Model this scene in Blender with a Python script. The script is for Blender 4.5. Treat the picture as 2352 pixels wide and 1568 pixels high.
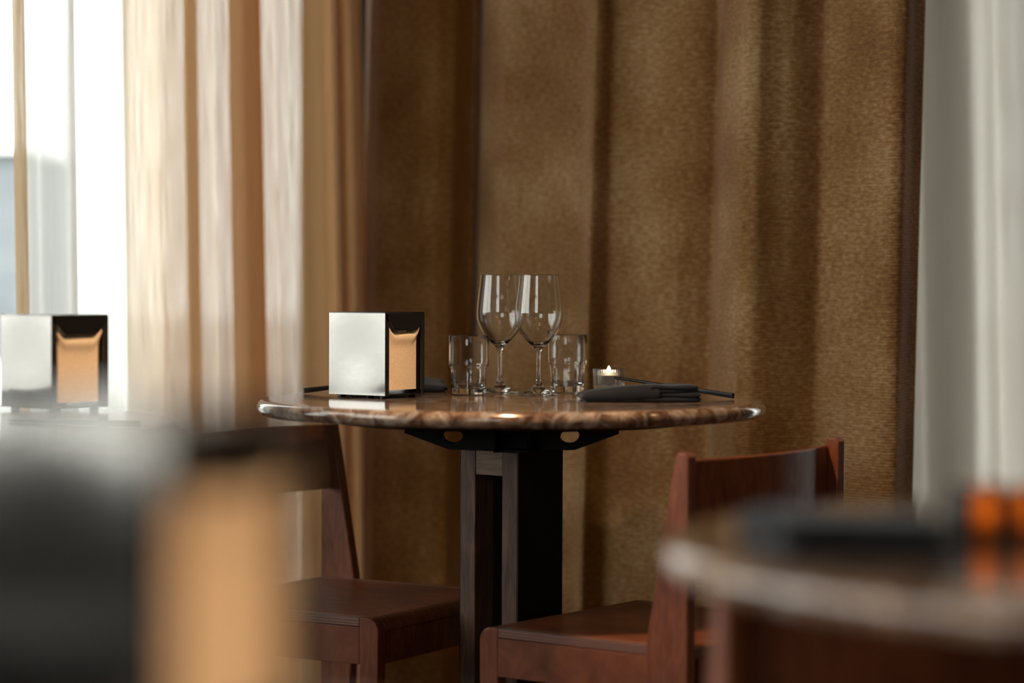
import bpy, bmesh, math, random
from mathutils import Vector, Matrix
random.seed(7)
PI = math.pi
for o in list(bpy.data.objects):
    bpy.data.objects.remove(o)
SC = bpy.context.scene
COL = SC.collection

# ------------------------------------------------------------------ camera
FPX = 5553.0          # 85 mm lens on a 36 mm sensor, 2352 px wide
CAMZ = 0.937
cam_d = bpy.data.cameras.new('camera')
cam_d.lens = 85; cam_d.sensor_width = 36; cam_d.clip_start = 0.02; cam_d.clip_end = 300
cam_d.dof.use_dof = True; cam_d.dof.focus_distance = 3.86; cam_d.dof.aperture_fstop = 1.9
cam = bpy.data.objects.new('camera', cam_d); COL.objects.link(cam)
cam.matrix_world = (Matrix.Translation((0, 0, CAMZ)) @ Matrix.Rotation(math.radians(90 - 1.454), 4, 'X')
                    @ Matrix.Rotation(math.radians(0.25), 4, 'Z'))
SC.camera = cam

# ------------------------------------------------------------------ world, exposure
w = bpy.data.worlds.new('overcast_sky'); SC.world = w; w.use_nodes = True
bg = w.node_tree.nodes['Background']
bg.inputs[0].default_value = (1.0, .975, .94, 1); bg.inputs[1].default_value = 6.0
vs = SC.view_settings
vs.view_transform = 'Standard'; vs.look = 'None'; vs.gamma = 1; vs.exposure = 0.15
vs.use_curve_mapping = False

# room extents
XL, XR, YB, YF, ZC = -2.7, 3.2, 5.75, -3.0, 2.95

def portal(name, loc, rot, sx, sy):
    l = bpy.data.lights.new(name, 'AREA'); l.shape = 'RECTANGLE'; l.size = sx; l.size_y = sy
    l.cycles.is_portal = True
    o = bpy.data.objects.new(name, l); COL.objects.link(o); o.location = loc; o.rotation_euler = rot
# openings: (left wall) y -1.6..4.2 z .5..2.75 ; (back wall) left window and right window
portal('daylight_portal', (XL - .12, .7, 1.7), (0, -PI/2, 0), 2.2, 7.1)
portal('daylight_portal', (-1.43, YB + .12, 1.4), (-PI/2, 0, 0), 2.0, 2.7)
portal('daylight_portal', (-1.45, YF - .12, 1.95), (PI/2, 0, 0), 1.95, 1.75)
portal('daylight_portal', (2.03, YB + .12, 1.4), (-PI/2, 0, 0), 1.7, 2.7)

# ------------------------------------------------------------------ material helpers
def lin(r, g, b):
    f = lambda c: (c/255/12.92) if c/255 <= .04045 else ((c/255+.055)/1.055)**2.4
    return (f(r), f(g), f(b), 1)
class NT:
    def __init__(s, name):
        s.m = bpy.data.materials.new(name); s.m.use_nodes = True
        s.t = s.m.node_tree; s.n = s.t.nodes; s.n.clear()
        s.out = s.n.new('ShaderNodeOutputMaterial')
    def node(s, typ, **kw):
        n = s.n.new('ShaderNode' + typ)
        for k, v in kw.items():
            if k.startswith('i_'):
                key = k[2:]
                n.inputs[int(key) if key.isdigit() else key.replace('_', ' ')].default_value = v
            else: setattr(n, k, v)
        return n
    def link(s, a, b): s.t.links.new(a, b)
    def ramp(s, src, stops):
        r = s.node('ValToRGB'); e = r.color_ramp.elements
        e[0].position, e[0].color = stops[0]; e[1].position, e[1].color = stops[-1]
        for p, c in stops[1:-1]:
            x = e.new(p); x.color = c
        s.link(src, r.inputs[0]); return r.outputs[0]
    def coords(s, kind='Object', scale=(1, 1, 1)):
        tc = s.node('TexCoord'); mp = s.node('Mapping'); mp.inputs['Scale'].default_value = scale
        s.link(tc.outputs[kind], mp.inputs[0]); return mp.outputs[0]
    def noise(s, vec, scale, detail=4, rough=.55, dist=0):
        n = s.node('TexNoise'); n.inputs['Scale'].default_value = scale
        n.inputs['Detail'].default_value = detail; n.inputs['Roughness'].default_value = rough
        n.inputs['Distortion'].default_value = dist
        s.link(vec, n.inputs['Vector']); return n.outputs['Fac']
    def bump(s, h, strength, dist):
        b = s.node('Bump'); b.inputs['Strength'].default_value = strength; b.inputs['Distance'].default_value = dist
        s.link(h, b.inputs['Height']); return b.outputs[0]
    def principled(s, color=None, rough=.5, metal=0, spec=.5, normal=None, **kw):
        p = s.node('BsdfPrincipled')
        p.inputs['Roughness'].default_value = rough; p.inputs['Metallic'].default_value = metal
        p.inputs['Specular IOR Level'].default_value = spec
        if color is not None:
            if isinstance(color, tuple): p.inputs['Base Color'].default_value = color
            else: s.link(color, p.inputs['Base Color'])
        if normal is not None: s.link(normal, p.inputs['Normal'])
        for k, v in kw.items(): p.inputs[k].default_value = v
        s.link(p.outputs[0], s.out.inputs[0]); return p

def simple(name, col, rough=.5, metal=0, spec=.5, **kw):
    t = NT(name); t.principled(col, rough, metal, spec, **kw); return t.m

def wood(name, c0, c1, c2, rough, scale, grain=(1, 1, 12), coat=0):
    t = NT(name)
    v = t.coords('Object', grain); v2 = t.coords('Object', (1, 1, 1))
    a = t.noise(v, scale, 6, .65, .6); b = t.noise(v2, 9, 3, .5)
    mx = t.node('Math', operation='MULTIPLY_ADD'); mx.inputs[1].default_value = .65
    mb = t.node('Math', operation='MULTIPLY'); mb.inputs[1].default_value = .35
    t.link(b, mb.inputs[0]); t.link(a, mx.inputs[0]); t.link(mb.outputs[0], mx.inputs[2])
    c = t.ramp(mx.outputs[0], [(.32, c0), (.5, c1), (.68, c2)])
    nb = t.bump(a, .25, .0012)
    t.principled(c, rough, 0, .25, nb, **{'Coat Weight': coat, 'Coat Roughness': .25})
    return t.m

M = {}
# chairs: reddish stained birch, grain direction by part
M['chair_wood'] = wood('stained_birch', lin(74, 34, 16), lin(104, 51, 26), lin(128, 69, 38), .52, 14, (6, 1.2, 1.2), .15)
M['chair_wood_v'] = wood('stained_birch_upright', lin(76, 35, 17), lin(106, 53, 28), lin(130, 70, 40), .46, 14, (6, 6, 1.2), .15)
M['ply_edge'] = None
t = NT('plywood_edge')
v = t.coords('Object', (1, 1, 1)); wv = t.node('TexWave', wave_type='BANDS', bands_direction='Z')
wv.inputs['Scale'].default_value = 75; t.link(v, wv.inputs['Vector'])
t.principled(t.ramp(wv.outputs['Fac'], [(.2, lin(58, 32, 24)), (.6, lin(122, 76, 58))]), .45)
M['ply_edge'] = t.m
M['walnut'] = wood('dark_walnut', lin(44, 28, 22), lin(76, 52, 40), lin(104, 76, 60), .5, 22, (5, 5, .6))
M['walnut_h'] = wood('walnut_block', lin(52, 38, 28), lin(112, 88, 68), lin(140, 112, 90), .5, 20, (.8, .8, 8))
M['black_wood'] = wood('near_black_wood', lin(5, 4, 4), lin(8, 6, 5), lin(12, 9, 8), .6, 20, (5, 5, .6))
M['black_metal'] = simple('black_powder_coat', (.003, .003, .0035, 1), .5, 0, .25)

# polished brown marble
t = NT('polished_brown_marble')
v = t.coords('Object', (1, 1, 1))
n1 = t.noise(v, 24, 9, .72, .8); n2 = t.noise(v, 90, 6, .7, .4)
vo = t.node('TexNoise'); vo.inputs['Scale'].default_value = 7; vo.inputs['Detail'].default_value = 7
vo.inputs['Distortion'].default_value = 2.2; t.link(v, vo.inputs['Vector'])
sb = t.node('Math', operation='SUBTRACT'); sb.inputs[1].default_value = .5; t.link(vo.outputs['Fac'], sb.inputs[0])
ab = t.node('Math', operation='ABSOLUTE'); t.link(sb.outputs[0], ab.inputs[0])
vein = t.ramp(ab.outputs[0], [(0, (1, 1, 1, 1)), (.035, (0, 0, 0, 1))])
add = t.node('Math', operation='MULTIPLY_ADD'); add.inputs[1].default_value = .7
m2 = t.node('Math', operation='MULTIPLY'); m2.inputs[1].default_value = .3
t.link(n2, m2.inputs[0]); t.link(n1, add.inputs[0]); t.link(m2.outputs[0], add.inputs[2])
base = t.ramp(add.outputs[0], [(.38, lin(48, 30, 22)), (.47, lin(92, 66, 50)), (.57, lin(140, 112, 90)), (.68, lin(178, 160, 142))])
mix = t.node('Mix', data_type='RGBA'); mf = t.node('Math', operation='MULTIPLY'); mf.inputs[1].default_value = .35
t.link(vein, mf.inputs[0]); t.link(mf.outputs[0], mix.inputs['Factor']); t.link(base, mix.inputs['A'])
mix.inputs['B'].default_value = lin(205, 192, 178)
t.principled(mix.outputs['Result'], .12, 0, .5, None, **{'Coat Weight': .3, 'Coat Roughness': .05})
M['marble'] = t.m

# brushed steel of the dispensers
t = NT('polished_steel')
v = t.coords('Object', (1, 1, 1)); n = t.noise(v, 16, 3, .5)
t.principled((.215, .205, .197, 1), .1, 1, .5, t.bump(n, .03, .004)); M['steel'] = t.m
M['dark_plastic'] = simple('dark_dispenser_face', (.006, .005, .005, 1), .22)
t = NT('kraft_paper'); v = t.coords('Object', (1, 1, 1)); n = t.noise(v, 420, 3, .6)
t.principled(t.ramp(n, [(.35, lin(232, 198, 158)), (.65, lin(244, 214, 178))]), .85, 0, .15, t.bump(n, .25, .0006)); M['kraft'] = t.m
t = NT('charcoal_napkin_cloth'); v = t.coords('Object', (1, 1, 1)); n = t.noise(v, 900, 2, .5); nb = t.noise(v, 35, 3, .5)
p = t.principled(lin(22, 22, 26), .85, 0, .2, t.bump(nb, .3, .004), **{'Sheen Weight': .08, 'Sheen Roughness': .5}); M['napkin'] = t.m
M['chopstick'] = simple('black_lacquer', lin(12, 12, 13), .45, 0, .3)
def glass(name, tint=(1, 1, 1, 1), rough=0.0, ior=1.5):
    t = NT(name); g = t.node('BsdfGlass'); g.inputs[0].default_value = tint; g.inputs[1].default_value = rough
    g.inputs[2].default_value = ior; t.link(g.outputs[0], t.out.inputs[0]); return t.m
M['glass'] = glass('clear_glass', (.985, .99, .99, 1))
M['amber_glass'] = glass('amber_glass', (.75, .28, .05, 1), .02)
M['candle_glass'] = glass('ribbed_clear_glass', (.97, .97, .97, 1), .03)
M['wax'] = simple('white_wax', (.8, .76, .7, 1), .5, 0, .4, **{'Subsurface Weight': .4, 'Subsurface Radius': (.01, .006, .004)})
M['alu'] = simple('aluminium_cup', (.8, .8, .82, 1), .28, 1)
M['wick'] = simple('wick', (.02, .015, .01, 1), .9)
def emit(name, c, s):
    t = NT(name); e = t.node('Emission'); e.inputs[0].default_value = c; e.inputs[1].default_value = s
    t.link(e.outputs[0], t.out.inputs[0]); return t.m
M['flame'] = emit('candle_flame', (1, .72, .4, 1), 60)
M['fill_bulb'] = emit('warm_fill_bulb', (1, .76, .52, 1), 900)  # bulbs of the added, unseen pendants
M['fill_bulb_dim'] = emit('warm_fill_bulb_dim', (1, .70, .42, 1), 230)
M['brass'] = simple('brass', (.5, .33, .14, 1), .3, 1)

# heavy brown drape: ribbed weave in metres along the cloth (UV)
t = NT('brown_woven_drape')
uv = t.coords('UV', (1, 1, 1))
bl = t.noise(uv, 5, 3, .5)
fi = t.noise(t.coords('UV', (1, 2.4, 1)), 75, 6, .78)
rb = t.node('TexWave', wave_type='BANDS', bands_direction='Y'); rb.inputs['Scale'].default_value = 62
rb.inputs['Distortion'].default_value = 2.5; rb.inputs['Detail'].default_value = 2; rb.inputs['Detail Scale'].default_value = 3
t.link(uv, rb.inputs['Vector'])
h = t.node('Math', operation='MULTIPLY_ADD'); h.inputs[1].default_value = .45
hm = t.node('Math', operation='MULTIPLY'); hm.inputs[1].default_value = .55
t.link(fi, hm.inputs[0]); t.link(rb.outputs['Fac'], h.inputs[0]); t.link(hm.outputs[0], h.inputs[2])
s1 = t.node('Math', operation='MULTIPLY_ADD'); s1.inputs[1].default_value = .3
s2 = t.node('Math', operation='MULTIPLY'); s2.inputs[1].default_value = .7
t.link(fi, s2.inputs[0]); t.link(bl, s1.inputs[0]); t.link(s2.outputs[0], s1.inputs[2])
c = t.ramp(s1.outputs[0], [(.38, lin(104, 66, 30)), (.5, lin(146, 107, 61)), (.63, lin(194, 162, 122))])
p = t.principled(c, .8, 0, .25, t.bump(h.outputs[0], .8, .004), **{'Sheen Weight': .2, 'Sheen Roughness': .45})
tr = t.node('BsdfTranslucent'); tr.inputs[0].default_value = lin(190, 110, 30)
ms = t.node('MixShader'); ms.inputs[0].default_value = .13
t.link(p.outputs[0], ms.inputs[1]); t.link(tr.outputs[0], ms.inputs[2]); t.link(ms.outputs[0], t.out.inputs[0])
M['drape'] = t.m

def sheer(name, col, dens_lo, dens_hi, trans, tcol=None):
    t = NT(name); uv = t.coords('UV', (1, .02, 1)); n = t.noise(uv, 260, 3, .6)
    r = t.node('MapRange'); r.inputs['From Min'].default_value = .35; r.inputs['From Max'].default_value = .65
    r.inputs['To Min'].default_value = dens_lo; r.inputs['To Max'].default_value = dens_hi
    t.link(n, r.inputs['Value'])
    d = t.node('BsdfDiffuse'); d.inputs[0].default_value = col
    tl = t.node('BsdfTranslucent'); tl.inputs[0].default_value = tcol or col
    tp = t.node('BsdfTransparent')
    a = t.node('MixShader'); a.inputs[0].default_value = trans
    b = t.node('MixShader')
    t.link(d.outputs[0], a.inputs[1]); t.link(tl.outputs[0], a.inputs[2])
    t.link(r.outputs[0], b.inputs[0]); t.link(tp.outputs[0], b.inputs[1]); t.link(a.outputs[0], b.inputs[2])
    t.link(b.outputs[0], t.out.inputs[0]); return t.m
M['sheer_white'] = sheer('white_sheer', (.90, .91, .90, 1), .78, .9, .66)
M['sheer_cream'] = sheer('cream_linen_sheer', lin(250, 238, 218), .88, .97, .42, lin(232, 190, 140))
M['sheer_grey'] = sheer('grey_linen_sheer', lin(242, 236, 226), .97, 1.0, .6)
M['hem'] = sheer('sheer_hem', lin(228, 190, 140), .75, .95, .55)
t = NT('window_pane')
fr = t.node('Fresnel'); fr.inputs[0].default_value = 1.5; tp = t.node('BsdfTransparent'); tp.inputs[0].default_value = (.93, .96, .95, 1)
gl = t.node('BsdfGlossy'); gl.inputs['Roughness'].default_value = .0
ms = t.node('MixShader'); t.link(fr.outputs[0], ms.inputs[0]); t.link(tp.outputs[0], ms.inputs[1]); t.link(gl.outputs[0], ms.inputs[2])
t.link(ms.outputs[0], t.out.inputs[0]); M['pane'] = t.m
t = NT('plaster'); n = t.noise(t.coords(), 6, 5, .6)
t.principled(t.ramp(n, [(.3, lin(92, 74, 58)), (.7, lin(108, 88, 70))]), .85, 0, .2, t.bump(n, .2, .004)); M['plaster'] = t.m
t = NT('dark_ceiling'); n = t.noise(t.coords(), 6, 5, .6)
t.principled(t.ramp(n, [(.3, lin(80, 66, 54)), (.7, lin(92, 76, 62))]), .9, 0, .2); M['ceiling'] = t.m
M['floorwood'] = wood('dark_oak_floor', lin(34, 24, 18), lin(54, 38, 28), lin(72, 52, 38), .45, 10, (8, 1, 1))
M['frame'] = simple('dark_window_frame', lin(30, 28, 27), .5)
t = NT('asphalt'); n = t.noise(t.coords(), 3, 6, .7)
t.principled(t.ramp(n, [(.3, lin(190, 190, 188)), (.7, lin(212, 211, 208))]), .9); M['pavement'] = t.m
t = NT('grey_facade'); n = t.noise(t.coords(), 2, 5, .6)
t.principled(t.ramp(n, [(.3, lin(88, 92, 97)), (.7, lin(108, 112, 116))]), .9); M['facade'] = t.m

# ------------------------------------------------------------------ object helpers
def obj(name, bm, mat, parent=None, smooth=False, loc=None):
    me = bpy.data.meshes.new(name)
    bmesh.ops.recalc_face_normals(bm, faces=bm.faces)
    bm.to_mesh(me); bm.free()
    if smooth:
        for p_ in me.polygons: p_.use_smooth = True
    me.materials.append(mat)
    o = bpy.data.objects.new(name, me); COL.objects.link(o)
    if parent: o.parent = parent
    if loc: o.location = loc
    return o
def pyobj(name, verts, faces, mat, parent=None, smooth=True, uvs=None):
    me = bpy.data.meshes.new(name); me.from_pydata(verts, [], faces)
    if smooth:
        for p_ in me.polygons: p_.use_smooth = True
    if uvs:
        l = me.uv_layers.new(name='UVMap')
        for p_ in me.polygons:
            for li in p_.loop_indices: l.data[li].uv = uvs[me.loops[li].vertex_index]
    me.materials.append(mat); me.update()
    o = bpy.data.objects.new(name, me); COL.objects.link(o)
    if parent: o.parent = parent
    return o
def tag(o, label=None, cat=None, group=None, kind=None):
    if label: o['label'] = label
    if cat: o['category'] = cat
    if group: o['group'] = group
    if kind: o['kind'] = kind
    return o
def thing(name, label, cat, loc=(0, 0, 0), rz=0, group=None):
    o = bpy.data.objects.new(name, None); COL.objects.link(o)
    o.location = loc; o.rotation_euler = (0, 0, rz); o.empty_display_size = .05
    return tag(o, label, cat, group)
def box(bm, x0, x1, y0, y1, z0, z1, bev=0, seg=2, mat=None):
    r = bmesh.ops.create_cube(bm, size=1)
    vs_ = r['verts']
    bmesh.ops.transform(bm, matrix=Matrix.Translation(((x0+x1)/2, (y0+y1)/2, (z0+z1)/2)) @ Matrix.Diagonal((abs(x1-x0), abs(y1-y0), abs(z1-z0), 1)), verts=vs_)
    if bev:
        es = list({e for v_ in vs_ for e in v_.link_edges})
        bmesh.ops.bevel(bm, geom=es, offset=bev, segments=seg, affect='EDGES', profile=.5)
    return bm
def nbm(): return bmesh.new()
def prism(bm, pts, axis, a, b, bev=0):
    """extrude a 2D outline; axis 'x' -> pts are (y,z), 'y' -> (x,z), 'z' -> (x,y)"""
    def P(p_, t_):
        return {'x': (t_, p_[0], p_[1]), 'y': (p_[0], t_, p_[1]), 'z': (p_[0], p_[1], t_)}[axis]
    va = [bm.verts.new(P(p_, a)) for p_ in pts]; vb = [bm.verts.new(P(p_, b)) for p_ in pts]
    n = len(pts); fs = [bm.faces.new(va), bm.faces.new(vb[::-1])]
    for i in range(n): fs.append(bm.faces.new((va[i], vb[i], vb[(i+1) % n], va[(i+1) % n])))
    if bev:
        es = [e for e in list({e for f in fs[:2] for e in f.edges})]
        bmesh.ops.recalc_face_normals(bm, faces=fs)
        bmesh.ops.bevel(bm, geom=es, offset=bev, segments=2, affect='EDGES', profile=.5)
    return bm
def lathe(bm, prof, seg=64, mod=None, closed=False):
    rings = []
    for (r, z) in prof:
        if r < 1e-6: rings.append([bm.verts.new((0, 0, z))])
        else:
            ring = []
            for i in range(seg):
                a = 2*PI*i/seg; rr = mod(r, z, a) if mod else r
                ring.append(bm.verts.new((rr*math.cos(a), rr*math.sin(a), z)))
            rings.append(ring)
    pairs = list(zip(rings[:-1], rings[1:]))
    if closed: pairs.append((rings[-1], rings[0]))
    for A, B in pairs:
        for i in range(seg):
            j = (i+1) % seg
            if len(A) == 1 and len(B) == 1: continue
            if len(A) == 1: bm.faces.new((A[0], B[j], B[i]))
            elif len(B) == 1: bm.faces.new((A[i], A[j], B[0]))
            else: bm.faces.new((A[i], A[j], B[j], B[i]))
    return bm
def spline(pts, n=6):
    """Catmull-Rom through 2D points"""
    out = []
    P = [pts[0]] + list(pts) + [pts[-1]]
    for i in range(1, len(P)-2):
        p0, p1, p2, p3 = P[i-1], P[i], P[i+1], P[i+2]
        for k in range(n):
            t_ = k/n
            out.append(tuple(.5*((2*p1[c]) + (-p0[c]+p2[c])*t_ + (2*p0[c]-5*p1[c]+4*p2[c]-p3[c])*t_*t_
                                 + (-p0[c]+3*p1[c]-3*p2[c]+p3[c])*t_**3) for c in (0, 1)))
    out.append(tuple(pts[-1])); return out
def copy_tree(o, parent=None):
    c = o.copy(); COL.objects.link(c)
    if parent: c.parent = parent
    for ch in [x for x in bpy.data.objects if x.parent == o]:
        copy_tree(ch, c)
    return c

# ================================================================== SETTING
def structure(name, bm, mat, parent=None, **k):
    o = obj(name, bm, mat, parent, **k)
    if not parent: o['kind'] = 'structure'
    return o
structure('floor', box(nbm(), XL, XR, YF, YB, -.1, 0), M['floorwood'])
structure('ceiling', box(nbm(), XL, XR, YF, YB, ZC, ZC+.1), M['ceiling'])
def wall_with_opening(name, axis, pos, thick, a0, a1, openings, z0=0, z1=ZC):
    """axis 'x': wall plane at x=pos spanning y; openings (lo, hi, zlo, zhi)"""
    bm = nbm(); cur = a0
    def bx(lo, hi, zl, zh):
        if hi-lo < 1e-4 or zh-zl < 1e-4: return
        if axis == 'x': box(bm, pos, pos+thick, lo, hi, zl, zh)
        else: box(bm, lo, hi, pos, pos+thick, zl, zh)
    for lo, hi, zl, zh in openings:
        bx(cur, lo, z0, z1); bx(lo, hi, z0, zl); bx(lo, hi, zh, z1); cur = hi
    bx(cur, a1, z0, z1)
    return structure(name, bm, M['plaster'])
LW = (-2.8, 4.2, .57, 2.8)
FW = (-2.4, -.5, 1.1, 2.8)
BW1 = (-2.4, -.46, .06, 2.75)
BW2 = (1.07, 2.85, .06, 2.75)
wall_with_opening('wall_left', 'x', XL-.2, .2, YF, YB+.2, [LW])
wall_with_opening('wall_back', 'y', YB, .2, XL, XR, [BW1, BW2])
wall_with_opening('wall_right', 'x', XR, .2, YF, YB+.2, [])
wall_with_opening('wall_front', 'y', YF-.2, .2, XL-.2, XR+.2, [FW])
def window(name, axis, pos, op, nmull):
    lo, hi, zl, zh = op
    f = nbm(); t_ = .05
    def bx(bm, a, b, c, d, dep=.06):
        if axis == 'x': box(bm, pos-dep/2, pos+dep/2, a, b, c, d)
        else: box(bm, a, b, pos-dep/2, pos+dep/2, c, d)
    bx(f, lo, hi, zl, zl+t_); bx(f, lo, hi, zh-t_, zh); bx(f, lo, lo+t_, zl+t_, zh-t_); bx(f, hi-t_, hi, zl+t_, zh-t_)
    root = structure(name, f, M['frame'])
    stepw = (hi-lo)/(nmull+1)
    for i in range(nmull):
        x = lo+stepw*(i+1); b = nbm(); bx(b, x-.025, x+.025, zl+t_, zh-t_); obj('mullion', b, M['frame'], root)
    for i in range(nmull+1):
        b = nbm(); g = .026
        a0 = lo+stepw*i + (t_ if i == 0 else g); a1 = lo+stepw*(i+1) - (t_ if i == nmull else g)
        bx(b, a0, a1, zl+t_, zh-t_, .006); obj('pane', b, M['pane'], root)
    return root
window('window_1', 'x', XL-.1, LW, 4)
window('window_2', 'y', YB+.1, BW1, 0)
window('added_window_4', 'y', YF-.1, FW, 2)  # added unseen window behind the camera for more frontal light
window('window_3', 'y', YB+.1, BW2, 1)
structure('trim_1', box(nbm(), XL, XL+.03, YF, YB, 0, .56), M['frame'])
structure('baseboard_back', box(nbm(), BW1[1], BW2[0], YB-.02, YB, 0, .1), M['frame'])
structure('baseboard_right', box(nbm(), XR-.02, XR, YF, YB, 0, .1), M['frame'])
# outside
structure('ground', box(nbm(), -60, 60, -60, 70, -.3, -.2), M['pavement'])
bl = thing('building', 'low grey building across the street seen through the uncovered strip of window at far left', 'building', (-8, 32, -.2))
obj('wall', box(nbm(), -5, 1.5, 0, 4, 0, 2.75), M['facade'], bl)
obj('roof', box(nbm(), -5.15, 1.55, -.15, 4.15, 2.75, 2.85), M['frame'], bl)
for i in range(3):
    wd = obj('window', box(nbm(), -4.5+i*1.7, -3.4+i*1.7, -.05, .05, .9, 2.3), M['frame'], bl)
# curtain track
tr_ = tag(obj('curtain_track', box(nbm(), -2.3, 2.9, 5.44, 5.49, ZC-.035, ZC-.001), M['frame']),
          'dark ceiling track above the window curtains', 'curtain track')

# ------------------------------------------------------------------ curtains
def interp(tab, x):
    if x <= tab[0][0]: return tab[0][1]
    for (a, b), (c, d) in zip(tab[:-1], tab[1:]):
        if x <= c:
            t_ = (x-a)/(c-a); t_ = t_*t_*(3-2*t_)*.6 + t_*.4
            return b+(d-b)*t_
    return tab[-1][1]
def curtain(name, mat, px0, px1, base, prof, label, cat, drift=0, z0=.02, z1=2.93, step=4, nz=36, wav=.006, seed=1, amp=1, part=None, sm=0):
    """a hanging cloth; its plan outline is given by direction seen from the room (px) and depth in metres"""
    verts = []; uvs = []; faces = []
    rnd = random.Random(seed); ph = [rnd.uniform(0, 6.28) for _ in range(8)]
    dense = []
    for (a_, oa), (b_, ob) in zip(prof[:-1], prof[1:]):
        k_ = max(3, int(math.hypot(b_-a_, (ob-oa)*900)/step))
        for i in range(k_): dense.append((a_+(b_-a_)*i/k_, oa+(ob-oa)*i/k_))
    dense.append(prof[-1])
    for _ in range(sm*2):
        dense = [dense[0]]+[((p0[0]+2*p1[0]+p2[0])/4, (p0[1]+2*p1[1]+p2[1])/4) for p0, p1, p2 in zip(dense[:-2], dense[1:-1], dense[2:])]+[dense[-1]]
    dense = [q for q in dense if px0 <= q[0] <= px1]
    plan = []
    for px, offs in dense:
        d = interp(base, px)+amp*offs
        plan.append(((px-1176)/FPX*d, d, px))
    n = len(plan)
    arc = [0]
    for a, b in zip(plan[:-1], plan[1:]): arc.append(arc[-1]+math.hypot(b[0]-a[0], b[1]-a[1]))
    for k in range(nz+1):
        z = z0+(z1-z0)*k/nz
        for i, (x, y, px) in enumerate(plan):
            sh = drift*(z-1.0)*(1+.3*math.sin(px*.004+ph[0]))
            wob = wav*(math.sin(px*.011+z*1.3+ph[1])+.6*math.sin(px*.027-z*2.1+ph[2])+.3*math.sin(px*.06+z*3.7+ph[3]))
            verts.append((x+sh, y+wob, z)); uvs.append((arc[i], z))
    for k in range(nz):
        for i in range(n-1):
            a = k*n+i; faces.append((a, a+1, a+n+1, a+n))
    o = pyobj(name, verts, faces, mat, part, True, uvs)
    if part is None: tag(o, label, cat)
    return o
db = [(780, 4.98), (1200, 4.78), (1700, 4.40), (2110, 4.20)]
dprof = [(833, .09), (839, .07), (844, .02), (862, -.03), (930, -.045), (1000, -.025), (1036, .0), (1054, .05), (1080, .10), (1092, .09),
         (1100, .02), (1150, -.03), (1240, -.055), (1335, -.075), (1352, -.1), (1372, -.085), (1392, -.062), (1470, -.032), (1560, -.01), (1630, .02),
         (1640, .02), (1648, -.03), (1700, -.085), (1730, -.088), (1805, -.062), (1880, -.030), (1960, -.04), (2040, -.055),
         (2070, -.05), (2077, -.035), (2090, .01), (2110, .03)]
curtain('drape', M['drape'], 832, 2110, db, dprof,
        'heavy brown ribbed drape hanging in deep folds behind the round marble table', 'curtain', drift=.018, step=4, seed=3, sm=2, z1=2.94, amp=1.5)
# cream linen curtain, left of the drape
cb = [(280, 4.62), (600, 4.74), (850, 4.92)]
cprof = [(284, .06), (300, .03), (350, -.03), (372, -.05), (384, -.04), (420, .03), (446, .12), (462, .17), (440, .15), (428, .13), (436, .09), (450, .05), (470, -.02), (500, -.07), (514, -.05), (520, .0),
         (560, .05), (600, .10), (610, .14), (590, .15), (540, .11), (532, .14), (560, .18), (604, .21), (612, .16), (618, .08), (640, .09), (646, .04), (650, -.03), (668, -.09), (700, -.10), (745, -.03), (768, .07), (775, .10), (770, .03), (776, -.03), (784, -.04), (794, .0), (815, .07), (836, .10), (838, .14), (815, .14), (790, .12), (792, .15), (820, .18), (838, .2)]
curtain('linen_curtain', M['sheer_cream'], 286, 846, cb, cprof, 'cream linen curtain hanging in narrow folds beside the brown drape', 'curtain', drift=-.02, step=3, seed=5, sm=3)
# white sheer at the left
sb_ = [(-700, 4.1), (190, 4.35)]
sprof = [(-700, .0), (-560, .06), (-470, -.03), (-380, .05), (-280, -.04), (-190, .04), (-120, -.02), (-60, .02), (30, .02), (66, .0), (90, -.03), (140, .01), (162, .03), (180, .0), (190, .0)]
sh = curtain('sheer_curtain', M['sheer_white'], 34, 180, sb_, sprof, 'narrow white sheer curtain over the bright window at far left', 'curtain', drift=-.012, seed=8, sm=3)
curtain('hem', M['hem'], 33, 64, [(33, 4.275), (64, 4.285)], [(30, .0), (64, .0)], None, None, drift=-.012, seed=8, part=sh, wav=.004)
sh2 = curtain('sheer_curtain', M['sheer_white'], -700, -30, sb_, sprof, 'white sheer curtain gathered beyond the left edge of the bare window strip', 'curtain', drift=.0, seed=9, sm=3)
curtain('voile_curtain', M['sheer_white'], 150, 292, [(150, 5.15), (420, 5.15)], [(150, .0), (190, .03), (235, -.03), (280, .02), (330, .0)],
        'thin white voile behind the white sheer, next to the cream curtain', 'curtain', drift=0, seed=10, sm=4)
# right sheer
rb_ = [(2090, 5.2), (2800, 5.3)]
rprof = [(2060, .02), (2115, -.10), (2150, -.06), (2235, .06), (2262, .04), (2290, -.06), (2350, -.03), (2400, .06), (2470, -.06), (2540, .05), (2620, -.05), (2700, .05), (2800, 0)]
curtain('grey_curtain', M['sheer_grey'], 2060, 2800, rb_, rprof, 'pale grey translucent curtain at the right edge of the brown drape', 'curtain', drift=-.03, step=5, seed=12, sm=6)

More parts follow.
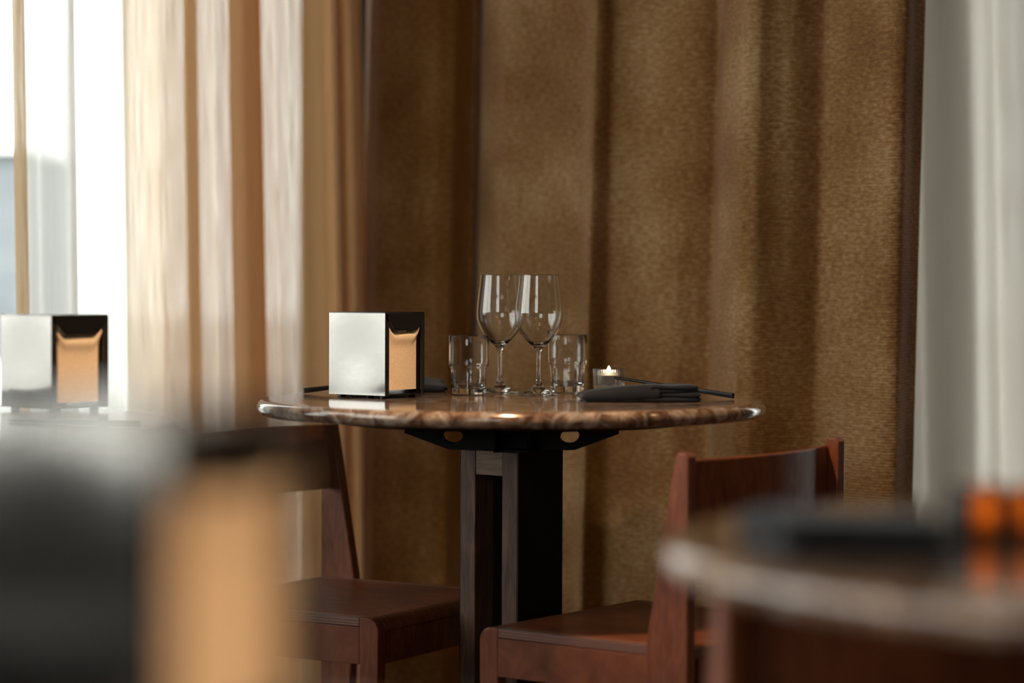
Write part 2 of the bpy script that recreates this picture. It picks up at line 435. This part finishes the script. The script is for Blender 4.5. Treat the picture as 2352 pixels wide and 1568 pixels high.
# ================================================================== CHAIR
CW, CD, SH, CT = .40, .376, .42, .698
def make_chair(label):
    root = thing('dining_chair', label, 'chair', group=None)
    hw, hd, th = CW/2, CD/2, .022
    st = .014; rail_h = .058; lw = .034; R_ = .02
    # seat: main slab with a rounded front, and flush ply edges each side
    arc = [(hd-R_+R_*math.sin(a), SH-R_+R_*math.cos(a)) for a in [PI/2*k/6 for k in range(7)]]
    arcin = [(hd-R_+(R_-st)*math.sin(a), SH-R_+(R_-st)*math.cos(a)) for a in [PI/2*k/6 for k in range(7)]]
    bm = nbm(); prism(bm, [(-hd, SH)] + arc + arcin[::-1] + [(-hd, SH-st)], 'x', -hw+th+.0003, hw-th-.0003, .0008)
    s = obj('seat', bm, M['chair_wood'], root)
    for sx in (-1, 1):
        x0, x1 = (hw-th, hw) if sx > 0 else (-hw, -hw+th)
        bm = nbm(); box(bm, x0, x1, -hd, hd-lw-.0004, SH-st, SH, .0012); obj('seat_edge', bm, M['ply_edge'], s)
        # front leg with rounded outer top corner
        R2 = .02
        pts = [(hd-lw, 0), (hd-.004, 0)] + [(hd-R2+R2*math.cos(a), SH-R2+R2*math.sin(a)) for a in [PI/2*k/7 for k in range(8)]] + [(hd-lw, SH)]
        bm = nbm(); prism(bm, pts, 'x', x0, x1, .0015); obj('leg', bm, M['chair_wood_v'], root)
        bm = nbm(); box(bm, x0+.0008*sx*(sx < 0), x1-.0008*(sx > 0), -hd+.03, hd-lw-.0005, SH-st-rail_h, SH-st-.0008, .001)
        obj('side_rail', bm, M['chair_wood'], root)
        # rear leg: a board outside the rail, straight at the back, tapering towards its top
        o0, o1 = (hw+.0006, hw+th) if sx > 0 else (-hw-th, -hw-.0006)
        tw, bw = .024, .070
        pts = [(-hd-.006, 0), (-hd-.006+.052, 0), (-hd-.006+bw, SH-.04), (-hd-.006+bw, SH+.004), (-hd-.006+tw, CT-.012), (-hd-.006+tw-.006, CT), (-hd-.006+.005, CT), (-hd-.006, CT-.006)]
        bm = nbm(); prism(bm, pts, 'x', o0, o1, .003); obj('leg', bm, M['chair_wood_v'], root)
    bm = nbm(); box(bm, -hw+th+.0005, hw-th-.0005, hd-R_-.001, hd-.0035, SH-st-rail_h, SH-R_, .001); obj('front_rail', bm, M['chair_wood'], root)
    bm = nbm(); box(bm, -hw+th+.0005, hw-th-.0005, -hd+.004, -hd+.022, SH-st-rail_h, SH-st-.0006, .001); obj('rear_rail', bm, M['chair_wood'], root)
    # curved backrest between the posts, bulging backwards
    bm = nbm(); n = 20; z0, z1 = CT-.012-.112, CT-.012; tk = .011
    ring = []
    for i in range(n+1):
        u = i/n; x = -hw+.0002+(2*hw-.0004)*u; y = -hd+.012-.030*math.sin(PI*u)**1.0
        ring.append([bm.verts.new((x, y, z0)), bm.verts.new((x, y, z1)), bm.verts.new((x, y+tk, z1)), bm.verts.new((x, y+tk, z0))])
    for a, b in zip(ring[:-1], ring[1:]):
        for k in range(4): bm.faces.new((a[k], b[k], b[(k+1) % 4], a[(k+1) % 4]))
    bm.faces.new(ring[0]); bm.faces.new(ring[-1][::-1])
    br = obj('backrest', bm, M['chair_wood'], root)
    for ob in (br,):
        bv = ob.modifiers.new('bevel', 'BEVEL'); bv.width = .0025; bv.segments = 2; bv.limit_method = 'ANGLE'; bv.angle_limit = math.radians(60)
    return root
def place(o, x, y, z, rz): o.location = (x, y, z); o.rotation_euler = (0, 0, rz); return o
chair = make_chair('reddish brown wooden chair at right, its backrest turned to the camera, beside the marble table')
chair['group'] = 'wooden chairs around the tables'
def chair_copy(label, x, y, rz):
    c = copy_tree(chair); c['label'] = label; place(c, x, y, 0, rz); return c
chair_copy('brown wooden chair left of the table column, seat and open backrest facing the camera', -.265, 3.937, math.radians(-120))
chair_copy('dark chair back hidden in shadow under the blurred foreground table at right', .350, 2.29, math.radians(13.9))
place(chair, .224, 3.647, 0, math.radians(53.13))

# ================================================================== TABLE
TH = .75; TR = .40; TT = .024
def make_table(label):
    root = thing('round_table', label, 'table')
    bm = nbm(); r = TT/2; prof = [(0, TH)] + [(x_, TH) for x_ in (.1, .2, .3, .36)]
    for k in range(13):
        a = PI/2 - PI*k/12; prof.append((TR-r+r*math.cos(a), TH-r+r*math.sin(a)))
    prof += [(.3, TH-TT), (.15, TH-TT), (0, TH-TT)]
    lathe(bm, prof, 128); obj('tabletop', bm, M['marble'], root, True)
    bm = nbm(); z1 = TH-TT-.0003; lathe(bm, [(0, z1), (.288, z1), (.290, z1-.003), (.282, z1-.011), (0, z1-.011)], 96); obj('support_plate', bm, M['black_metal'], root)
    zt = z1-.0113; zb = TH-.079
    # crossed sheet-metal bracket arms with an oval hole each side
    def arm(parent, ang, off):
        bm = nbm(); tk = .003
        def wall_piece(y0):
            for sx in (-1, 1):
                pts_out = [(0, zb), (sx*.085, zb), (sx*.098, zb), (sx*.168, zb+.026), (sx*.168, zt), (0, zt)]
                # hole as bridged strip: build outline around an oval slot
                cx, cz, hr = sx*.092, (zt+zb)/2-.001, .0125
                # split the plate into pieces round the hole
                N = 16
                hole = [(cx+hr*1.25*math.cos(2*PI*k/N), cz+hr*math.sin(2*PI*k/N)) for k in range(N)]
                bx_l, bx_r = cx-.024, cx+.024
                def zlow(x):
                    ax = abs(x)
                    return zb if ax <= .098 else zb+.026*(ax-.098)/.070
                def outer(k):
                    a = 2*PI*k/N; dx, dz = math.cos(a), math.sin(a)
                    tmax = 9
                    if dx > 1e-6: tmax = min(tmax, .024/dx)
                    if dx < -1e-6: tmax = min(tmax, -.024/dx)
                    if dz > 1e-6: tmax = min(tmax, (zt-cz)/dz)
                    if dz < -1e-6:
                        t_ = (zb-cz)/dz
                        for _ in range(6): t_ = (zlow(cx+dx*min(t_, tmax))-cz)/dz
                        tmax = min(tmax, t_)
                    return (cx+dx*tmax, cz+dz*tmax)
                O = [outer(k) for k in range(N)]
                def slab(poly):
                    a_ = [bm.verts.new((p_[0], y0, p_[1])) for p_ in poly]; b_ = [bm.verts.new((p_[0], y0+tk, p_[1])) for p_ in poly]
                    bm.faces.new(a_); bm.faces.new(b_[::-1])
                    for i in range(len(poly)):
                        j = (i+1) % len(poly); bm.faces.new((a_[i], b_[i], b_[j], a_[j]))
                # snap corners
                corners = [(cx+s1_*.024, zt if s2_ > 0 else zlow(cx+s1_*.024)) for s1_ in (-1, 1) for s2_ in (-1, 1)]
                for k in range(N):
                    j = (k+1) % N
                    poly = [hole[k], O[k]]
                    for c_ in corners:
                        a_c = math.atan2(c_[1]-cz, c_[0]-cx) % (2*PI); a0 = 2*PI*k/N; a1 = 2*PI*(k+1)/N
                        if a0+1e-4 < a_c < a1-1e-4: poly.append(c_)
                    poly += [O[j], hole[j]]
                    slab(poly)
                xi, xo = (0, bx_l) if sx > 0 else (bx_r, 0)
                slab([(xi, zb), (xo, zb), (xo, zt), (xi, zt)])
                if sx > 0: slab([(bx_r, zlow(bx_r)), (.168, zlow(.168)), (.168, zt), (bx_r, zt)])
                else: slab([(-.168, zlow(.168)), (bx_l, zlow(bx_l)), (bx_l, zt), (-.168, zt)])
        wall_piece(-off); wall_piece(off-tk)
        box(bm, -.084, .084, -off+tk, off-tk, zb, zb+.003)
        o = obj('bracket_arm', bm, M['black_metal'], parent); o.rotation_euler = (0, 0, ang); return o
    arm(root, 0.0, .028); arm(root, PI/2, .0278)
    # column: two planks with a recessed gap, top block and a dark core
    colr = bpy.data.objects.new('column', None); COL.objects.link(colr); colr.parent = root
    colr.rotation_euler = (0, 0, math.radians(-38.6)); colr.location = (0, 0, 0)
    s = .057; pw = .030; zc = zb-.0005
    for sx in (-1, 1):
        x0, x1 = (-s, -s+pw) if sx < 0 else (s-pw, s)
        bm = nbm(); box(bm, x0, x1, -s, s, .03, zc, .0012); obj('plank', bm, M['walnut'], colr)
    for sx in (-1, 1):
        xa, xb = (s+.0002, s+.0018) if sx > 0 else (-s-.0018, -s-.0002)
        bm = nbm(); box(bm, xa, xb, -s+.0006, s-.0006, .03, zc); obj('side_board', bm, M['black_wood'], colr)  # thin near-black board over each plank's outer face
    for sy in (-1, 1):
        y0, y1 = (-s+.001, -s+.02) if sy < 0 else (s-.02, s-.001)
        bm = nbm(); box(bm, -s+pw+.0004, s-pw-.0004, y0, y1, zc-.038, zc, .0008); obj('top_block', bm, M['walnut_h'], colr)
    bm = nbm(); box(bm, -s+pw+.0004, s-pw-.0004, -.012, .012, .03, zc); obj('core_panel', bm, M['black_wood'], colr)
    bm = nbm(); lathe(bm, [(0, .03), (.12, .029), (.215, .012), (.22, .008), (.22, 0), (0, 0)], 64); obj('base_plate', bm, M['black_metal'], root)
    return root
table = make_table('round brown marble table in the centre on a slatted dark wood column')
table['group'] = 'round marble tables'
def table_copy(label, x, y, z, rz):
    c = copy_tree(table); c['label'] = label; place(c, x, y, z, rz); return c
T1 = (0.0, 3.81); T2 = (-.84, 3.18); T3 = (-.21, .68); T4 = (.51, 1.74)
table_copy('marble table at the left edge carrying the blurred napkin dispenser beside the window', T2[0], T2[1], 0, .3)
table_copy('nearest table at lower left, under the large blurred napkin dispenser', T3[0], T3[1], 0, .9)
table_copy('out of focus marble table in the right foreground with a folded black napkin', T4[0], T4[1], 0, 1.2)
place(table, T1[0], T1[1], 0, 0)

# ================================================================== NAPKIN DISPENSER
DL, DW, DH = .112, .102, .134     # metal side length, napkin face width, height
def make_dispenser(label):
    """local +x face = metal side panels at y = +-; napkin openings at x = +-"""
    root = thing('napkin_dispenser', label, 'napkin dispenser')
    z0 = .005; tk = .0012
    hx, hy = DL/2, DW/2      # x runs along the metal sides, y across the napkin face
    for sy in (-1, 1):
        # slightly dished sheet with a folded flange round its edge
        nx, nz = 14, 14; bm = nbm(); grid = []
        for i in range(nx+1):
            row = []
            for k in range(nz+1):
                u, v_ = i/nx, k/nz
                b = .0007*(math.sin(PI*u)**1.6)*(math.sin(PI*v_)**1.6)
                row.append(bm.verts.new((-hx+2*hx*u, sy*(hy-b), z0+(DH-z0)*v_)))
            grid.append(row)
        for i in range(nx):
            for k in range(nz): bm.faces.new((grid[i][k], grid[i+1][k], grid[i+1][k+1], grid[i][k+1]))
        p_ = obj('side_panel', bm, M['steel'], root, True)
        so = p_.modifiers.new('solid', 'SOLIDIFY'); so.thickness = tk; so.offset = 0; es_ = p_.modifiers.new('split', 'EDGE_SPLIT'); es_.split_angle = math.radians(30)
        p_['label'] = 'polished steel side panel'
        for e in (-1, 1):
            bm = nbm(); box(bm, e*hx-.0006, e*hx+.0006, min(sy*(hy-.0095), sy*hy), max(sy*(hy-.0095), sy*hy), z0, DH-.0003, .0003); obj('flange', bm, M['steel'], p_)
    bm = nbm(); box(bm, -hx, hx, -hy, hy, DH, DH+.0015, .0005); obj('top_panel', bm, M['dark_plastic'], root)
    bm = nbm(); box(bm, -hx+.002, hx-.002, -hy+.002, hy-.002, z0, z0+.002); obj('base', bm, M['dark_plastic'], root)
    for sx in (-1, 1):
        # trapezoid tab hanging over the napkins
        x0 = sx*(hx-.0012); x1 = sx*(hx+.0003)
        zt = DH-.0002
        pts = [(-hy+.0042, zt), (hy-.0042, zt), (hy-.0042, zt-.016), (hy-.024, zt-.0245), (hy-.029, zt-.0265), (-hy+.029, zt-.0265), (-hy+.024, zt-.0245), (-hy+.0042, zt-.016)]
        pts = [(-hy+.0042, zt), (hy-.0042, zt), (hy-.0048, zt-.009), (hy-.020, zt-.0245), (hy-.026, zt-.0270), (-hy+.026, zt-.0270), (-hy+.020, zt-.0245), (-hy+.0048, zt-.009)]
        bm = nbm(); prism(bm, pts, 'x', min(x0, x1)+sx*.0025, max(x0, x1)+sx*.0025, .0004); obj('front_tab', bm, M['dark_plastic'], root)
        for sy in (-1, 1):
            bm = nbm(); y0 = sy*(hy-.0045); y1 = sy*(hy-.0105); box(bm, min(sx*(hx-.004), sx*(hx-.009)), max(sx*(hx-.004), sx*(hx-.009)), min(y0, y1), max(y0, y1), z0+.002, DH-.001); obj('inner_guide', bm, M['dark_plastic'], root)
    for sx in (-1, 1):
        for sy in (-1, 1):
            bm = nbm(); lathe(bm, [(0, 0), (.006, 0), (.0065, .002), (.006, z0), (0, z0)], 20); o = obj('foot', bm, M['dark_plastic'], root, loc=(sx*(hx-.014), sy*(hy-.014), 0))
    return root
def make_napkin_stack(label):
    """kraft napkins filling the dispenser; top edge cups up into two horns beside the tab"""
    hx, hy = DL/2-.0006, DW/2-.0125
    ny = 40; nz = 40; bm = nbm()
    z0 = .013
    def ztop(y):
        a = abs(y)/hy
        return .104 + (.0 if a < .55 else .019*((a-.55)/.45)**1.25)
    front = []
    for s_ in (1, -1):
        g = []
        for i in range(ny+1):
            v_ = -1+2*i/ny; row = []
            for k in range(nz+1):
                w_ = k/nz
                z = z0+(ztop(v_*hy)-z0)*w_
                wide = 1.0+.17*max(0, (w_-.74)/.26)**1.4
                x = hx-.004+.0042*math.exp(-((w_-.90)/.10)**2)+.001*math.sin(v_*3+.5)*w_ - .004*max(0, (w_-.955)/.045)**2 - .0025*max(0, (abs(v_)-.9)/.1)**2
                row.append(bm.verts.new((s_*x, v_*hy*wide, z)))
            g.append(row)
        for i in range(ny):
            for k in range(nz):
                f = (g[i][k], g[i+1][k], g[i+1][k+1], g[i][k+1]); bm.faces.new(f if s_ > 0 else f[::-1])
        front.append(g)
    A, B = front
    for k in range(nz):
        bm.faces.new((A[0][k], A[0][k+1], B[0][k+1], B[0][k])); bm.faces.new((A[ny][k+1], A[ny][k], B[ny][k], B[ny][k+1]))
    for i in range(ny):
        bm.faces.new((A[i][nz], A[i+1][nz], B[i+1][nz], B[i][nz])); bm.faces.new((A[i+1][0], A[i][0], B[i][0], B[i+1][0]))
    o = obj('napkin_stack', bm, M['kraft'], None, True)
    m_ = o.modifiers.new('split', 'EDGE_SPLIT'); m_.split_angle = math.radians(50)
    return tag(o, label, 'paper napkins', 'kraft napkins in the dispensers')
disp = make_dispenser('polished steel napkin dispenser on the centre table left of the glasses')
disp['group'] = 'napkin dispensers on the tables'
stack = make_napkin_stack('kraft brown paper napkins filling the dispenser on the centre table')
def put_dispenser(d, s_, near, right_dir):
    """near = plan position of the corner between steel side and napkin face; right_dir = plan direction of the napkin face"""
    u = Vector(right_dir).normalized()          # napkin face runs along u (local +y)
    v_ = Vector((-u.y, u.x))                    # back along the steel side (away to the left)
    if v_.x > 0: v_ = -v_
    c = Vector(near)+u*DW/2+v_*DL/2
    # local +y = u ; local x = outward normal of napkin face = -v_
    ang = math.atan2(-v_.y, -v_.x)
    for o in (d, s_): o.location = (c.x, c.y, TH+.0002); o.rotation_euler = (0, 0, ang)
put_dispenser(disp, stack, (-.198, 3.776), (.058, .084))
d2 = copy_tree(disp); d2['label'] = 'napkin dispenser on the table at the left edge in front of the window'
s2_ = stack.copy(); COL.objects.link(s2_); s2_['label'] = 'kraft napkins in the dispenser at the left edge in front of the window'
put_dispenser(d2, s2_, (-.642, 3.37), (.066, .078))
d3 = copy_tree(disp); d3['label'] = 'very blurred napkin dispenser filling the lower left corner nearest the camera'
s3_ = stack.copy(); COL.objects.link(s3_); s3_['label'] = 'blurred kraft napkins in the nearest dispenser at lower left'
put_dispenser(d3, s3_, (-.1320, .90), (.050, .089))

# ================================================================== GLASSES
def shell_split(prof, cuts):
    """split a lathe profile (list of r,z) by index lists"""
    return [prof[a:b+1] for a, b in cuts]
def make_wine_glass(label):
    root = thing('wine_glass', label, 'wine glass', group='wine glasses on the centre table')
    outer = spline([(.0315, .0022), (.0240, .0045), (.0140, .0090), (.0080, .0150), (.0050, .0230), (.0036, .036), (.0034, .050), (.0036, .063), (.0048, .071), (.0085, .0775)], 5)
    bowl_o = spline([(.0085, .0775), (.0180, .0860), (.0290, .0990), (.0365, .1150), (.0392, .1300), (.0382, .1480), (.0358, .1680), (.0326, .1955)], 8)
    top = [(.0324, .1960), (.0319, .1958)]
    bowl_i = spline([(.0318, .1952), (.0349, .1680), (.0373, .1480), (.0383, .1300), (.0356, .1160), (.0278, .1005), (.0160, .0880), (.0060, .0828), (0, .0822)], 8)
    foot = [(0, .0004), (.015, .0002), (.0290, 0), (.0312, .0004), (.0318, .0012)] + outer[:16]
    stem = outer[15:41]
    bowl = outer[40:] + bowl_o[1:] + top + bowl_i
    for nm, pr in (('foot', foot), ('stem', stem), ('bowl', bowl)):
        bm = nbm(); lathe(bm, pr, 96)
        me = bpy.data.meshes.new(nm)
        bm.normal_update(); bm.to_mesh(me); bm.free()
        for p_ in me.polygons: p_.use_smooth = True
        me.materials.append(M['glass']); o = bpy.data.objects.new(nm, me); COL.objects.link(o); o.parent = root
        # profile runs bottom->outer->top->inner, so lathe faces already point outwards
    return root
wg = make_wine_glass('left stemmed wine glass, its bowl overlapping behind the other')
wg2 = copy_tree(wg); wg2['label'] = 'right stemmed wine glass, the nearer of the two, beside the napkin'
place(wg, (1148-1176)/FPX*4.015, 4.015, TH+.0002, 0)
place(wg2, (1237-1176)/FPX*3.95, 3.95, TH+.0002, 0)
def make_tumbler(label):
    out = [(0, .0006), (.020, .0004), (.0262, .0008), (.0275, .0025), (.0278, .006), (.0284, .020), (.0290, .036), (.0293, .0425), (.0306, .0452), (.0322, .0470), (.0326, .0495),
           (.0327, .060), (.0328, .078), (.0329, .0955), (.0325, .0965), (.0316, .0965), (.0312, .0955), (.0309, .078), (.0308, .060), (.0307, .0505),
           (.0301, .0482), (.0276, .0450), (.0272, .040), (.0268, .030), (.0262, .018), (.0250, .0125), (.018, .0108), (0, .0104)]
    def mod(r, z, a):
        if .008 < z < .041: return r-.0006*(.5+.5*math.cos(9*a))**6*math.sin(PI*(z-.008)/.033)
        return r
    bm = nbm(); lathe(bm, out, 108, mod)
    me = bpy.data.meshes.new('tumbler'); bm.normal_update(); bm.to_mesh(me); bm.free()
    for p_ in me.polygons: p_.use_smooth = True
    me.materials.append(M['glass']); o = bpy.data.objects.new('tumbler', me); COL.objects.link(o)
    return tag(o, label, 'tumbler', 'water tumblers on the centre table')
tb = make_tumbler('stepped glass tumbler left of the wine glasses')
tb2 = tb.copy(); COL.objects.link(tb2); tb2['label'] = 'stepped glass tumbler right of the wine glasses, behind the folded napkin'
place(tb, (1077-1176)/FPX*3.93, 3.93, TH+.0002, .3)
place(tb2, (1303-1176)/FPX*4.03, 4.03, TH+.0002, 1.1)

# ================================================================== CANDLES
def make_candle(label, glass_label, hold_mat, name='tealight_holder', R_=.0255, Hh=.038, base=.011, loc=(0, 0, TH)):
    def mod(r, z, a): return r+(.0007*math.cos(40*a) if r > R_-.002 and z > .003 else 0)
    bm = nbm(); pr = [(0, 0), (R_-.003, 0), (R_-.0005, .002), (R_, .006), (R_+.0004, Hh*.6), (R_+.0012, Hh-.001), (R_+.0008, Hh), (R_-.0012, Hh), (R_-.0022, Hh-.002), (R_-.003, base+.002), (R_-.004, base), (0, base)]
    lathe(bm, pr, 240, mod); bm.normal_update()
    me = bpy.data.meshes.new(name); bm.to_mesh(me); bm.free()
    for p_ in me.polygons: p_.use_smooth = True
    me.materials.append(hold_mat); g = bpy.data.objects.new(name, me); COL.objects.link(g); g.location = loc
    tag(g, glass_label, 'candle holder')
    root = thing('tealight', label, 'candle', (loc[0], loc[1], loc[2]+base+.0003)); cr = min(.0195, R_-.0055)
    bm = nbm(); lathe(bm, [(0, 0), (cr-.001, 0), (cr, .001), (cr, .0155), (cr+.0005, .016), (cr-.0004, .0158), (cr-.0006, .001), (0, .0006)], 48); obj('cup', bm, M['alu'], root, True)
    bm = nbm(); lathe(bm, [(0, .001), (cr-.0012, .0012), (cr-.0012, .0135), (cr*.6, .0128), (0, .0124)], 48); obj('wax', bm, M['wax'], root, True)
    bm = nbm(); lathe(bm, [(0, .0126), (.0007, .0126), (.0006, .0175), (0, .018)], 8); obj('wick', bm, M['wick'], root)
    fp = spline([(0, .0162), (.0024, .0178), (.0036, .0205), (.0031, .0245), (.0014, .0285), (0, .0315)], 4)
    bm = nbm(); lathe(bm, fp, 20); obj('flame', bm, M['flame'], root, True)
    return g, root
make_candle('lit white tealight in a clear ribbed glass on the centre table', 'small clear ribbed glass candle holder behind the folded napkin', M['candle_glass'],
            R_=.0258, Hh=.0365, base=.009, loc=((1399-1176)/FPX*4.12, 4.12, TH+.0002))
t = NT('frosted_amber_glass'); tl = t.node('BsdfTranslucent'); tl.inputs[0].default_value = (.95, .48, .12, 1)
df = t.node('BsdfPrincipled'); df.inputs['Base Color'].default_value = (.10, .03, .008, 1); df.inputs['Roughness'].default_value = .15
ms = t.node('MixShader'); ms.inputs[0].default_value = .8; t.link(df.outputs[0], ms.inputs[1]); t.link(tl.outputs[0], ms.inputs[2]); t.link(ms.outputs[0], t.out.inputs[0])
M['amber_frost'] = t.m
gh, tl_ = make_candle('lit tealight glowing inside the dark amber holder at the right edge', 'dark barred amber glass candle holder at the right edge on the blurred table', M['amber_frost'], name='amber_holder',
            R_=.027, Hh=.036, base=.005, loc=((2297-1176)/FPX*1.76, 1.76, TH+.0002))
tl_.scale = (.9, .9, .62)
for k in range(6):
    bm = nbm(); a_ = 2*PI*k/6 - PI/2; box(bm, -.003, .003, -.0075, .0075, .0, .0375, .001)
    o = obj('bar', bm, M['black_metal'], gh); o.location = (.0312*math.cos(a_), .0312*math.sin(a_), 0); o.rotation_euler = (0, 0, a_)

# ================================================================== NAPKINS & CHOPSTICKS
def make_napkin(label):
    """a cloth napkin folded into a flat bundle: length x, depth y, height z"""
    root = thing('folded_napkin', label, 'napkin', group='folded black napkins on the tables')
    L_, D_ = .184, .125
    def pad(name, x0, x1, y0, y1, z0, z1, taper=0, seed=0, parent=root, rl=.006):
        """one pillow-like folded layer with soft rounded edges"""
        nu, nv = 36, 24; bm = nbm(); rnd = random.Random(seed); ph = [rnd.uniform(0, 6.28) for _ in range(6)]
        def pt(u, v_, s_):
            a = max(0, min(1, u)); b = max(0, min(1, v_))
            ex = min(a, 1-a)*(x1-x0); ey = min(b, 1-b)*(y1-y0)
            e = min(ex, ey); hh = (z1-z0)/2
            k = math.sqrt(max(0, 1-(1-min(1, e/rl))**2))
            tp_ = 1-taper*(1-a)**2.2*.6
            # rear part lower than the front fold
            rear = 1-.42*max(0, (b-.30)/.70)
            mid = z0+hh
            zz = (z0+hh*(1-k)*.8) if s_ < 0 else (mid+hh*k)
            if s_ > 0: zz = z0+(zz-z0)*tp_*rear + .0007*math.sin(a*9+ph[0])*math.sin(b*7+ph[1])*k
            wx = .0015*math.sin(b*8+ph[2]); wy = .0012*math.sin(a*7+ph[3])
            return (x0+(x1-x0)*a+wx, y0+(y1-y0)*b+wy, zz)
        tops = [[bm.verts.new(pt(i/nu, j/nv, 1)) for j in range(nv+1)] for i in range(nu+1)]
        bots = [[bm.verts.new(pt(i/nu, j/nv, -1)) if 0 < i < nu and 0 < j < nv else tops[i][j] for j in range(nv+1)] for i in range(nu+1)]
        for i in range(nu):
            for j in range(nv):
                bm.faces.new((tops[i][j], tops[i+1][j], tops[i+1][j+1], tops[i][j+1]))
                q = (bots[i][j], bots[i][j+1], bots[i+1][j+1], bots[i+1][j])
                if len(set(q)) > 2:
                    try: bm.faces.new(q)
                    except ValueError: pass
        return obj(name, bm, M['napkin'], parent, True)
    # stacked layers visible at the right hand end, wrapped by the outer fold at left
    pad('fold', .045, L_, .002, D_, .0000, .0085, 0, 2)
    pad('fold', .050, L_-.001, .001, D_-.002, .0078, .0150, 0, 3)
    pad('fold', .055, L_-.003, .003, D_-.003, .0142, .0205, 0, 4)
    pad('fold', .105, L_-.002, .000, D_-.004, .0195, .0262, 0, 5)
    pad('outer_fold', 0, .122, -.003, D_+.001, .0, .0268, .75, 6, rl=.0125)
    return root
nap = make_napkin('folded black napkin in front of the lit tealight on the centre table')
place(nap, (1338-1176)/FPX*3.70, 3.70, TH+.0003, math.radians(3))
n2 = copy_tree(nap); n2['label'] = 'folded black napkin mostly hidden behind the steel dispenser on the centre table'
place(n2, -.113, 4.135, TH+.0003, math.radians(183))
n3 = copy_tree(nap); n3['label'] = 'folded black napkin on the blurred table in the right foreground'
place(n3, .168, 1.805, TH+.0003, math.radians(-86))
n4 = copy_tree(nap); n4['label'] = 'folded grey-black napkin on the left table, mirrored in the steel dispenser'
place(n4, -1.02, 3.36, TH+.0003, math.radians(-20))
n5 = copy_tree(nap); n5['label'] = 'folded black napkin left of the nearest blurred dispenser at lower left'
place(n5, -.335, .932, TH+.0003, math.radians(202.4))
def stick(label, a, b, r0=.0021, r1=.0042):
    """tapered chopstick from tip a to thick end b"""
    A, B = Vector(a), Vector(b); L_ = (B-A).length; bm = nbm()
    n = 14; prof = []
    rings = []
    for k in range(n+1):
        t_ = k/n; r = r0+(r1-r0)*t_; sq = t_   # round tip to square end
        ring = []
        for i in range(16):
            an = 2*PI*i/16+PI/4; c_, s__ = math.cos(an), math.sin(an); m_ = 1/max(abs(math.cos(an-PI/4+PI/4)), abs(math.sin(an)))
            f = 1+(min(m_, 1.25)-1)*sq
            ring.append(bm.verts.new((r*f*c_, r*f*s__, L_*t_)))
        rings.append(ring)
    for p_, q in zip(rings[:-1], rings[1:]):
        for i in range(16): bm.faces.new((p_[i], p_[(i+1) % 16], q[(i+1) % 16], q[i]))
    bm.faces.new(rings[0][::-1]); bm.faces.new(rings[-1])
    o = obj('chopstick', bm, M['chopstick'], None, True)
    m_ = o.modifiers.new('split', 'EDGE_SPLIT'); m_.split_angle = math.radians(40)
    o.location = A; o.rotation_mode = 'QUATERNION'; o.rotation_quaternion = (B-A).to_track_quat('Z', 'Y')
    return tag(o, label, 'chopstick', 'black chopsticks on the tables')
stick('black chopstick lying over the folded napkin on the right of the centre table', (.168, 3.95, TH+.0285), (.351, 3.83, TH+.0052))
stick('black chopstick pointing out behind the steel dispenser at the left of the centre table', (-.150, 4.02, TH+.026), (-.340, 3.94, TH+.0052))
stick('blurred dark chopstick beside the napkin on the right foreground table', (.335, 1.79, TH+.0024), (.288, 1.575, TH+.0048))
stick('blurred black chopstick on the left table in front of the window', (-.66, 3.18, TH+.0024), (-.475, 3.08, TH+.0048))

# ================================================================== ADDED PENDANT LAMPS (unseen, put in to supply warm light)
def make_added_pendant(bz, fill_bulb):
    root = thing('added_pendant', 'small added brass pendant lamp, unseen, giving warm fill light', 'lamp', group='added brass pendant lamps out of view over the dining room')
    bm = nbm(); lathe(bm, [(0, ZC-.001), (.045, ZC-.001), (.045, ZC-.02), (0, ZC-.025)], 24); obj('canopy', bm, M['black_metal'], root)
    bm = nbm(); lathe(bm, [(0, ZC-.02), (.003, ZC-.02), (.003, bz+.165), (0, bz+.165)], 8); obj('cord', bm, M['black_metal'], root)
    bm = nbm(); lathe(bm, [(.018, bz+.17), (.055, bz+.15), (.10, bz), (.098, bz), (.053, bz+.147), (.016, bz+.167)], 32, closed=True); obj('shade', bm, M['brass'], root, True)
    c0 = bz+.078
    bm = nbm(); lathe(bm, [(0, c0-.032)] + [(.032*math.sin(PI*k/10), c0-.032*math.cos(PI*k/10)) for k in range(1, 10)] + [(0, c0+.032)], 20); obj('fill_bulb', bm, fill_bulb, root, True)
    return root
pl = make_added_pendant(2.2, M['fill_bulb_dim'])
spots = [(1.7, 3.3), (2.2, 1.6), (1.1, .3), (2.0, -.6), (.2, -1.4), (-1.0, -.8), (-1.6, 1.6)]
where = ['right of the centre table', 'beyond the right foreground table', 'above the right foreground table', 'behind the camera on the right', 'behind the camera in the middle', 'behind the camera on the left', 'in front of the left window']
spots[6] = (-1.6, 1.6)
for i, (x, y) in enumerate(spots):
    o = pl if i == 0 else copy_tree(pl)
    o.location = (x, y, 0); o['label'] = 'added unseen pendant lamp hanging high '+where[i]
low = make_added_pendant(1.43, M['fill_bulb']); low['label'] = 'low added pendant lamp, unseen, brightening the napkins on the centre table'; low.location = (-.02, 3.2, 0)  # added to brighten the napkins while the tabletop keeps the column shaded
low2 = copy_tree(low); low2['label'] = 'low added pendant lamp, unseen, brightening the napkins on the nearest table'; low2.location = (.38, .40, 0)
